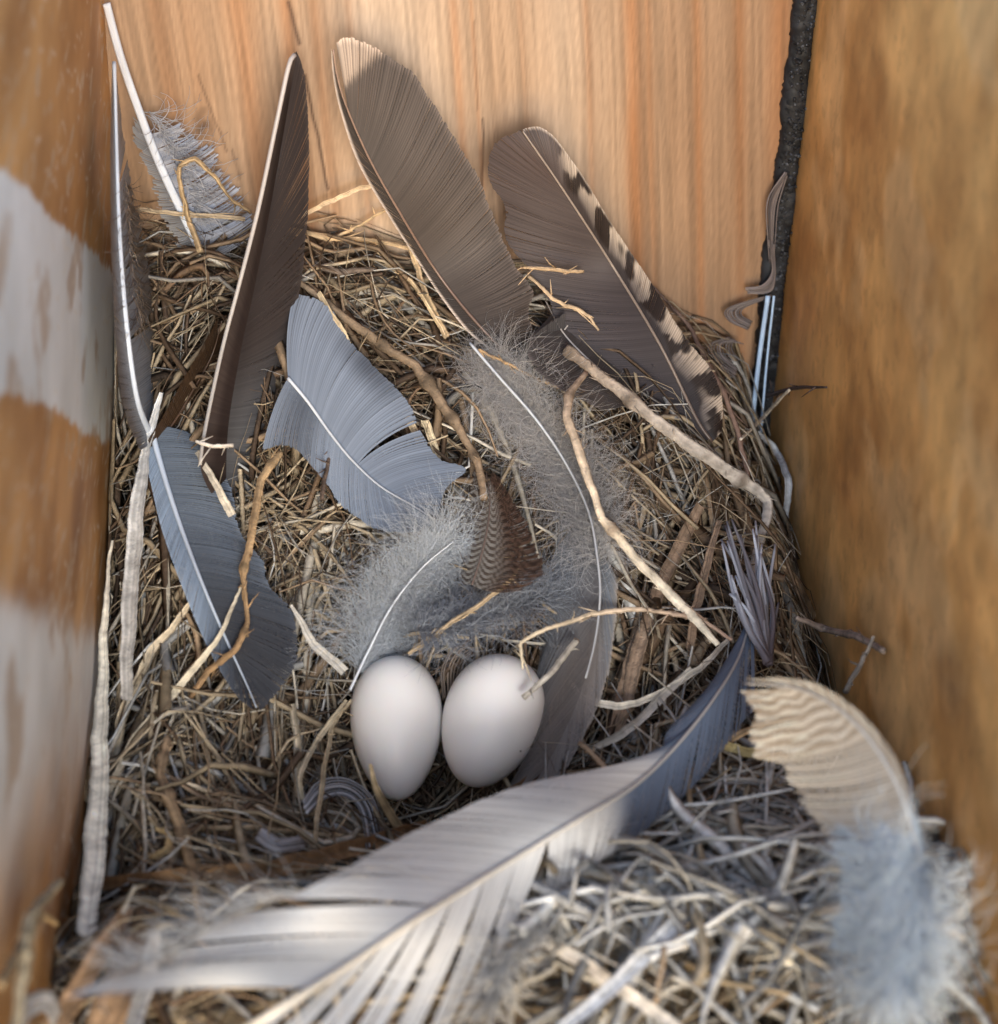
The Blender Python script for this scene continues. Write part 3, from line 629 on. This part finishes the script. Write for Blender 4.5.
def egg(c, wpx, lpx, ang, tilt, point, label, lift):
    Cn = N(*c, lift); ppc = PPC(tdist(Cn)); a = wpx/ppc/2; L = lpx/ppc/2/math.cos(tilt)*.985
    ax = UP*math.cos(ang)+RT*math.sin(ang); ax = ax*math.cos(tilt)+FWD*math.sin(tilt)      # towards the blunt end
    s1 = np.cross(ax, FWD); s1 /= np.linalg.norm(s1); s2 = np.cross(ax, s1)
    th = np.linspace(0, np.pi, 48); ph = np.linspace(0, 2*np.pi, 64, endpoint=False)
    r_ = a*np.sin(th)*(1+point*np.cos(th))*(1/(1+point**2*.5)); zc = L*np.cos(th)
    V = Cn+zc[:, None, None]*ax+(r_[:, None]*np.cos(ph))[..., None]*s1+(r_[:, None]*np.sin(ph))[..., None]*s2
    b = Buf(); b.grid(V, A(1, 1, 1), True); o = b.build('egg', M_egg); return tag(o, label, 'egg')
egg((396.5, 728), 92, 140, -.03, .35, .18, 'upright white egg on the left, with a straw at its pointed lower end', .40)
egg((491, 721), 99, 132, .34, .35, .13, 'tilted creamy white egg on the right, with a broken straw across its side', .40)

# ------------------------------------------------------------------ single stalks, blades and twigs that stand out
STRAW = (.50, .38, .22); PALE = (.64, .57, .45); BRN = (.26, .16, .085); DK = (.10, .065, .045); GREY = (.42, .39, .35); ORG = (.40, .25, .12)
def stalk(label, pts, w, c, kind='stem', c2=None, knots=(), cat=None, name=None, flat=.75, lifts=None):
    """pts: (px, py, lift above the nest top in cm); w: widths in pixels along it"""
    n = max(20, int(sum(math.hypot(a[0]-b[0], a[1]-b[1]) for a, b in zip(pts, pts[1:]))/3))
    T = np.array([tdist(N(a[0], a[1], a[2])) for a in pts])
    Q = spline([(a[0], a[1], t) for a, t in zip(pts, T)], n); u = np.linspace(0, 1, n)
    xy = np.array([(a[0], a[1], t) for a, t in zip(pts, T)]); l = np.r_[0, np.cumsum(np.hypot(*np.diff(xy[:, :2], axis=0).T))]; l /= l[-1]
    ks = .75 if kind == 'stem' else .3; Q = Q*(1-ks)+ks*np.stack([np.interp(u, l, xy[:, k]) for k in range(3)], 1)
    Q[:, :2] += np.stack([np.convolve(rng.standard_normal(n+8), np.ones(9)/9, 'valid'), np.convolve(rng.standard_normal(n+8), np.ones(9)/9, 'valid')], 1)*2.0
    P = unproj(Q[:, :2], Q[:, 2]); W = np.interp(u, np.linspace(0, 1, len(w)), w)/PPC(Q[:, 2])
    C = mix(c, c2 if c2 is not None else c, u)*(1+.16*np.convolve(rng.standard_normal(n+4), np.ones(5)/5, 'valid'))[:, None]
    b = Buf()
    T0, B0, N0 = frames(P)
    if kind == 'stem':
        R = W/2*(1+.07*np.convolve(rng.standard_normal(n+2), np.ones(3)/3, 'valid'))
        for k in knots: R = R*(1+.55*np.exp(-((u-k)/.02)**2)); C = mix(C, A(*c)*.45, .8*np.exp(-((u-k)/.018)**2))
        tube(b, P, R, C, 14, flat, .03, .09)
        for q in range(int(n*.25)):            # peeling fibres
            i = rng.integers(1, n-3); e = P[i]+B0[i]*R[i]*rng.choice([-1, 1])*.8; L_ = rng.uniform(.05, .22)
            dv = T0[i]*rng.choice([-1, 1])+.5*rng.standard_normal(3); tube(b, e+np.outer([0, .5, 1], dv)*L_+np.outer([0, .25, .7], rng.standard_normal(3))*L_*.4, [.012, .009, .004], C[i]*rng.uniform(.7, 1.4), 4)
    else:
        Tt, B, Nn = frames(P); tw = .3*np.sin(u*rng.uniform(2, 5)+rng.uniform(0, 6)); B2 = B*np.cos(tw)[:, None]+Nn*np.sin(tw)[:, None]; N2 = np.cross(B2, Tt)
        k = 9; v = np.linspace(-1, 1, k); cup = rng.uniform(.15, .4)
        hw = (W/2*(1+.16*np.convolve(rng.standard_normal(n+8), np.ones(9)/9, 'valid')))[:, None, None]
        top = P[:, None]+B2[:, None]*v[None, :, None]*hw+N2[:, None]*((v**2)*cup)[None, :, None]*hw
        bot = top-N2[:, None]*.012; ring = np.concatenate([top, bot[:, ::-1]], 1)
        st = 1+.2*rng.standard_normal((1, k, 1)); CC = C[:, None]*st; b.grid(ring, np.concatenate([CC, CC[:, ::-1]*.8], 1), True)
    nm = name or ('dry_stalk' if kind == 'stem' else 'grass_blade')
    o = b.build(nm, M_stalk); return tag(o, label, cat or ('stalk' if kind == 'stem' else 'grass blade'))
K = stalk
K('thick grey jointed twig lying across the nest below the barred feather', [(566, 350, .9), (600, 376, .9), (640, 407, .9), (700, 452, .9), (760, 492, .9), (768, 503, .9), (764, 530, .6), (752, 575, .3)], [9, 11, 12, 13, 12, 9, 8], (.25, .19, .14), c2=(.50, .47, .43), knots=(.02, .25, .66))
K('bent tan stem running from the grey jointed twig down towards the slate feather tip', [(586, 372, 1.4), (570, 392, 1.7), (567, 418, 1.8), (582, 460, 1.8), (603, 518, 1.7), (648, 572, 1.2), (690, 612, .9), (718, 646, .7)], [5, 8, 9, 7, 8, 9, 10, 5], (.33, .24, .17), c2=PALE, knots=(.09, .52))
K('thin pale stem arching above the right egg and ending in a hook', [(523, 668, 1.5), (521, 645, 1.5), (545, 629, 1.4), (590, 614, 1.1), (640, 610, .9), (700, 618, .8), (733, 640, .6)], [2.5, 4, 4.5, 5, 4, 4, 4], (.56, .47, .33), c2=(.30, .20, .15))
K('dark reddish stem running down beside the barred feather', [(652, 285, .5), (690, 328, .7), (716, 378, .7), (738, 430, .6), (749, 478, .4)], [2, 4, 5, 5, 5], (.09, .06, .05), c2=(.26, .17, .13))
K('short broken straw whose dark end touches the right egg', [(524, 697, 1.35), (545, 677, 1.3), (577, 640, .9)], [5, 6, 6], (.40, .36, .30), knots=(.02,))
K('tan straw poking up in front of the pointed end of the left egg', [(369, 764, 1.4), (377, 790, 1.3), (396, 824, .8), (418, 842, .4)], [3, 8, 9, 7], STRAW, 'blade', c2=(.38, .27, .15))
K('long cream coloured blade standing against the left painted board', [(112, 540, 1.0), (106, 600, 1.0), (103, 680, 1.0), (98, 800, 1.0), (86, 935, 1.1)], [2, 8, 16, 21, 20], (.68, .62, .50), 'blade', c2=(.74, .71, .62))
K('narrow pale blade hugging the left board beside the slate feather', [(163, 392, .9), (148, 445, .9), (139, 500, .9), (131, 590, .9), (126, 700, .9)], [4, 12, 16, 15, 11], (.52, .53, .54), 'blade', c2=(.50, .46, .40))
K('curving straw blade below the slate feather, upper of two', [(206, 565, .6), (192, 602, .5), (155, 648, .4), (126, 705, .4), (112, 762, .4)], [2, 6, 9, 10, 8], (.60, .50, .36), 'blade', c2=(.48, .38, .25))
K('curving straw blade crossing the tip of the slate feather, lower of two', [(243, 585, .95), (218, 640, .8), (176, 690, .4), (134, 740, .35), (108, 792, .35)], [2, 5, 7, 9, 8], (.60, .53, .40), 'blade', c2=(.55, .47, .34))
K('jointed light brown stem dangling over the slate feather', [(281, 452, 1.0), (262, 478, 1.0), (252, 530, 1.0), (243, 572, 1.0), (248, 622, .9), (236, 650, .8), (207, 672, .5), (190, 700, .3)], [6, 8, 8, 7, 4, 6, 7, 4], (.40, .28, .16), c2=(.36, .22, .11), knots=(.05, .45, .68))
K('crumpled knobby root stem in the lower left of the nest', [(168, 738, .3), (160, 775, .5), (183, 835, .6), (196, 880, .5), (203, 935, .3)], [9, 10, 13, 11, 9], (.30, .21, .13), c2=(.36, .25, .14), knots=(.1, .3, .5))
K('short side shoot curling from below the knobby root stem', [(176, 848, .4), (168, 880, .35), (158, 912, .3)], [10, 9, 6], (.34, .25, .16), knots=(.4,))
K('curled papery husk left of the knobby root stem', [(142, 848, .4), (150, 856, .5), (166, 850, .5), (170, 834, .5), (156, 828, .4)], [3, 7, 8, 7, 3], (.50, .36, .18), 'blade', name='husk', cat='husk')
K('long straight straw slanting right above the silvery loop', [(163, 776, .35), (230, 800, .35), (298, 814, .3)], [4, 4.5, 4], (.60, .50, .36))
K('level straw passing just under the silvery looped feather', [(200, 828, .35), (260, 828, .35), (330, 836, .4), (395, 835, .3)], [4, 5, 5, 5], (.50, .38, .24))
K('wide brown bark strip lying under the upper edge of the white feather', [(88, 884, .8), (160, 882, .7), (260, 872, .6), (350, 850, .5), (425, 826, .4)], [12, 20, 20, 18, 12], (.25, .145, .07), 'blade', name='bark_strip', cat='bark strip')
K('reddish brown strip curving beneath the right egg', [(410, 835, .1), (470, 815, .15), (520, 790, .2), (560, 750, .15)], [10, 14, 14, 8], (.27, .15, .075), 'blade', name='bark_strip', cat='bark strip')
K('broad brown wood sliver in the bottom left corner, outer one', [(45, 1040, .9), (95, 960, .9), (130, 905, .8)], [26, 24, 12], (.30, .19, .11), 'blade', name='wood_sliver', cat='wood sliver')
K('broad brown wood sliver in the bottom left corner, inner one', [(95, 1045, .85), (125, 980, .85), (150, 900, .7)], [34, 36, 20], (.33, .21, .12), 'blade', name='wood_sliver', cat='wood sliver')
K('grey straw blade below the ragged base of the white feather', [(130, 1035, 1.0), (145, 985, 1.0), (155, 930, .9)], [16, 18, 10], (.45, .42, .38), 'blade')
K('bent loop of golden root hanging over the white quill', [(200, 252, .6), (192, 225, .8), (181, 190, .9), (180, 168, .9), (195, 160, .9), (215, 178, .8), (232, 200, .6), (250, 212, .4)], [6, 6, 5, 4, 5, 4, 3, 3], (.42, .30, .17))
K('thin straw crossing the two quills in the left corner', [(138, 209, .7), (180, 214, .8), (245, 219, .6)], [4, 4, 4], (.42, .33, .22))
K('pale straw curving up onto the pine board beside the dark brown feather', [(300, 217, .5), (325, 203, .6), (352, 192, .6), (386, 183, .5)], [4, 5, 5, 4], (.62, .46, .30), 'blade')
K('upper long straw crossing behind the large brown feather', [(270, 226, .3), (330, 238, .4), (370, 240, .4), (418, 250, .3)], [4, 5, 4, 4], (.54, .38, .22))
K('fine straw slanting up behind the stem of the large brown feather', [(335, 238, .35), (360, 226, .4), (396, 206, .3)], [3, 3, 3], (.50, .36, .21))
K('fork of golden straw rising left of the large brown feather', [(446, 336, .5), (430, 305, .6), (415, 262, .6), (402, 216, .5)], [7, 6, 5, 3], (.55, .41, .25), 'blade')
K('thin straw arching down to meet the golden fork', [(362, 243, .4), (395, 262, .5), (425, 300, .6), (446, 336, .45)], [3, 4, 4, 5], (.55, .42, .26))
K('fat knobby brown seed stem running down the middle of the nest', [(300, 282, .4), (345, 318, .5), (378, 342, .6), (416, 366, .6), (440, 400, .6), (462, 432, .6), (478, 462, .7), (484, 500, .8)], [6, 8, 10, 9, 12, 10, 8, 8], (.21, .155, .105), c2=(.28, .20, .13), knots=(.12, .35, .55, .7, .85))
K('split tan blade folded along the edge of the blue grey feather', [(318, 292, .5), (334, 322, .6), (360, 362, .6), (394, 396, .5), (412, 428, .4), (425, 456, .3)], [5, 11, 7, 6, 7, 8], (.56, .44, .28), 'blade')
K('short yellowish straw beside the folded tan blade', [(425, 420, .3), (432, 440, .3), (440, 462, .25)], [8, 8, 7], (.52, .42, .27), 'blade')
K('thin wiry orange brown stem crossing the downy feather', [(478, 350, 1.0), (510, 366, 1.0), (552, 386, .9), (600, 395, .7)], [2.5, 3, 3, 2], (.45, .30, .16))
K('white curled blade right of the long curving feather', [(571, 680, .5), (583, 698, .6), (618, 706, .6), (658, 694, .5), (700, 668, .4), (728, 640, .4)], [3, 7, 7, 7, 6, 4], (.68, .62, .52), 'blade')
K('pair twin of the white curled blade, broader and just below it', [(588, 752, .4), (622, 732, .5), (655, 704, .5), (692, 668, .4)], [6, 9, 9, 5], (.62, .56, .47), 'blade')
K('thin brown stem arching over the white feather down to the bottom edge', [(580, 744, 1.2), (612, 775, 1.4), (640, 820, 1.4), (658, 880, 1.2), (664, 950, 1.0), (655, 1002, .8)], [5, 5, 5, 5, 5, 6], (.36, .26, .17))
K('pale straw blade leaving the white feather towards the bottom right', [(518, 925, .6), (575, 958, .6), (655, 1012, .7), (690, 1040, .8)], [8, 14, 13, 12], (.64, .58, .50), 'blade')
K('broadest blue white straw blade slanting up from the bottom edge', [(545, 1045, .8), (610, 990, .9), (665, 935, .9), (722, 868, .8)], [15, 16, 18, 12], (.58, .58, .58), 'blade')
K('cream straw ribbon arching right from the lower vane of the white feather', [(505, 935, .7), (545, 910, .8), (585, 908, .7), (640, 930, .5)], [5, 9, 8, 4], (.62, .55, .44), 'blade')
K('tan wavy stem hanging below the slate feather tip', [(688, 770, .9), (693, 815, 1.0), (702, 860, 1.0), (740, 912, 1.0), (790, 962, .9)], [5, 7, 7, 8, 8], (.46, .34, .20), c2=(.60, .53, .40))
K('brown straw tucked under the cream curled feather', [(690, 776, .9), (712, 752, 1.0), (742, 732, 1.1), (770, 722, 1.0)], [8, 7, 6, 5], (.38, .26, .15))
K('olive yellow straw piece beside the cream curled feather', [(718, 744, 1.0), (745, 752, 1.1), (770, 758, 1.1)], [8, 10, 9], (.48, .38, .18), 'blade')
for i, (pts, w, lab) in enumerate([
    ([(700, 505, .25), (665, 575, .3), (640, 650, .3), (618, 735, .25)], [10, 15, 14, 9], 'wide brown blade right of the long curving feather, second from it'),
    ([(655, 590, .3), (632, 660, .35), (612, 740, .3)], [10, 14, 10], 'wide brown blade closest to the right side of the long curving feather'),
    ([(720, 520, .2), (700, 590, .25), (690, 650, .25)], [7, 10, 8], 'brown blade standing just left of the frayed feather tip')]):
    K(lab, pts, w, (.27, .19, .13), 'blade')
K('short pale straw lying on top of the slate feather', [(196, 452, .8), (212, 478, .85), (231, 515, .8)], [5, 7, 8], (.56, .50, .40), 'blade')
K('thin dark twig standing over the blue grey feather', [(331, 398, .9), (330, 440, .9), (322, 500, .8)], [3, 4, 5], (.12, .085, .065))
K('fine pale straw forking right from the grass by the right back corner', [(740, 440, .6), (765, 415, .7), (789, 390, .8)], [3, 4, 3], (.62, .55, .45))
K('thin dark twig pointing at the right board below the corner quill', [(765, 395, .5), (790, 389, .4), (826, 388, .2)], [4, 4, 2], (.08, .06, .055))
K('blue grey curled blade below the right back corner', [(758, 432, .4), (775, 450, .5), (787, 480, .5), (786, 520, .4)], [4, 7, 7, 5], (.40, .42, .45), 'blade')
K('grey twig leaning on the right board above the cream curled feather', [(846, 692, 1.2), (860, 665, 1.0), (874, 636, .6)], [6, 5, 3], (.22, .20, .19))
K('withered grass tuft stem touching the right board', [(795, 618, .9), (825, 630, .8), (855, 636, .6), (884, 652, .3)], [5, 6, 7, 6], (.24, .19, .16), knots=(.3, .6))
K('blurry pale twig in front of the left board near the bottom corner', [(15, 1040, 1.8), (22, 980, 1.8), (28, 920, 1.6), (60, 880, 1.2)], [10, 12, 12, 8], (.42, .34, .22), knots=(.5,))
K('smooth tan stem crossing the grass left of the left egg', [(300, 895, .2), (312, 860, .4), (330, 730, .5), (352, 700, .4)], [3, 5, 5, 3], (.50, .40, .26))
K('grey dried blade between slate feather and left egg', [(290, 605, .5), (315, 645, .5), (345, 672, .4)], [3, 9, 10], (.52, .48, .42), 'blade')

loops('blurry pale curled feather scrap lying in the bottom left corner',
      [([(8, 1030), (20, 1000), (50, 990), (62, 1015)], [(20, 1040), (30, 1018), (46, 1012), (52, 1030)])], (.60, .60, .62), 5, 1.2, 8, 21)
loops('small pale wispy feather tuft under the slate part of the white feather',
      [([(648, 812), (640, 845), (622, 880)], [(668, 806), (655, 850), (645, 890)])], (.52, .54, .56), 1.6, .5, 16, 22)
K('brown stem fragment curled against the bottom of the left board', [(0, 985, 1.2), (14, 960, 1.3), (40, 915, 1.3), (58, 925, 1.2)], [9, 11, 10, 6], (.34, .24, .13), knots=(.4,))
K('dark bent twig behind the tall brown feather near the top rim of the nest', [(305, 262, .35), (340, 272, .4), (375, 268, .35)], [4, 7, 4], (.13, .10, .08))
K('thin straw lying across the base of the large brown feather', [(520, 268, 1.9), (545, 270, 1.9), (584, 273, 1.7)], [2, 4, 3], (.50, .36, .22))
K('thin crooked straw running from the large brown feather onto the barred one', [(528, 276, 1.5), (552, 298, 1.2), (583, 312, 1.0), (600, 330, .9)], [3, 4, 4, 2], (.46, .34, .22))
K('white bitten straw end crossing the base of the tall brown feather', [(196, 442, 1.3), (212, 446, 1.35), (232, 446, 1.3)], [3, 4, 4], (.68, .62, .54))
K('upright pale straw between the slate feather tip and the left egg', [(292, 705, .4), (296, 740, .45), (300, 800, .3)], [7, 8, 6], (.50, .42, .30), 'blade')
K('long pale straw leaning left of the left egg towards the silvery loop', [(345, 700, .5), (318, 740, .5), (300, 775, .5), (302, 800, .4)], [3, 6, 6, 4], (.58, .48, .33), 'blade')
f, df = feather('soft grey down feather lying between the brown barred feather and the right egg',
    [(420, 625), (455, 622), (490, 612), (525, 598), (552, 588)], [(425, 605), (460, 600), (500, 590), (540, 575)], [(425, 645), (460, 645), (505, 635), (545, 612)],
    [(420, 625, N(420, 625, .55)), (490, 612, N(490, 612, .6)), (552, 588, N(552, 588, .55))],
    const((.20, .21, .23)), (1.6, 1), ((.35, .36, .38), (.4, .4, .42)), kL=dict(rag=.3, fill=.4, jit=8), kR=dict(rag=.3, fill=.4, jit=8), pitch=4)
down(f, [(415, 628), (455, 622), (490, 612), (525, 598), (552, 588)], df, 1100, 62, .5, (.36, .38, .42), spread=1.3, lift=.25, seed=31, seg=12, curl=1.4)
K('straw crossing the grey down just above the right egg', [(408, 655, .8), (455, 620, .9), (500, 590, .9), (520, 566, .8)], [4, 5, 5, 3], (.36, .27, .17))
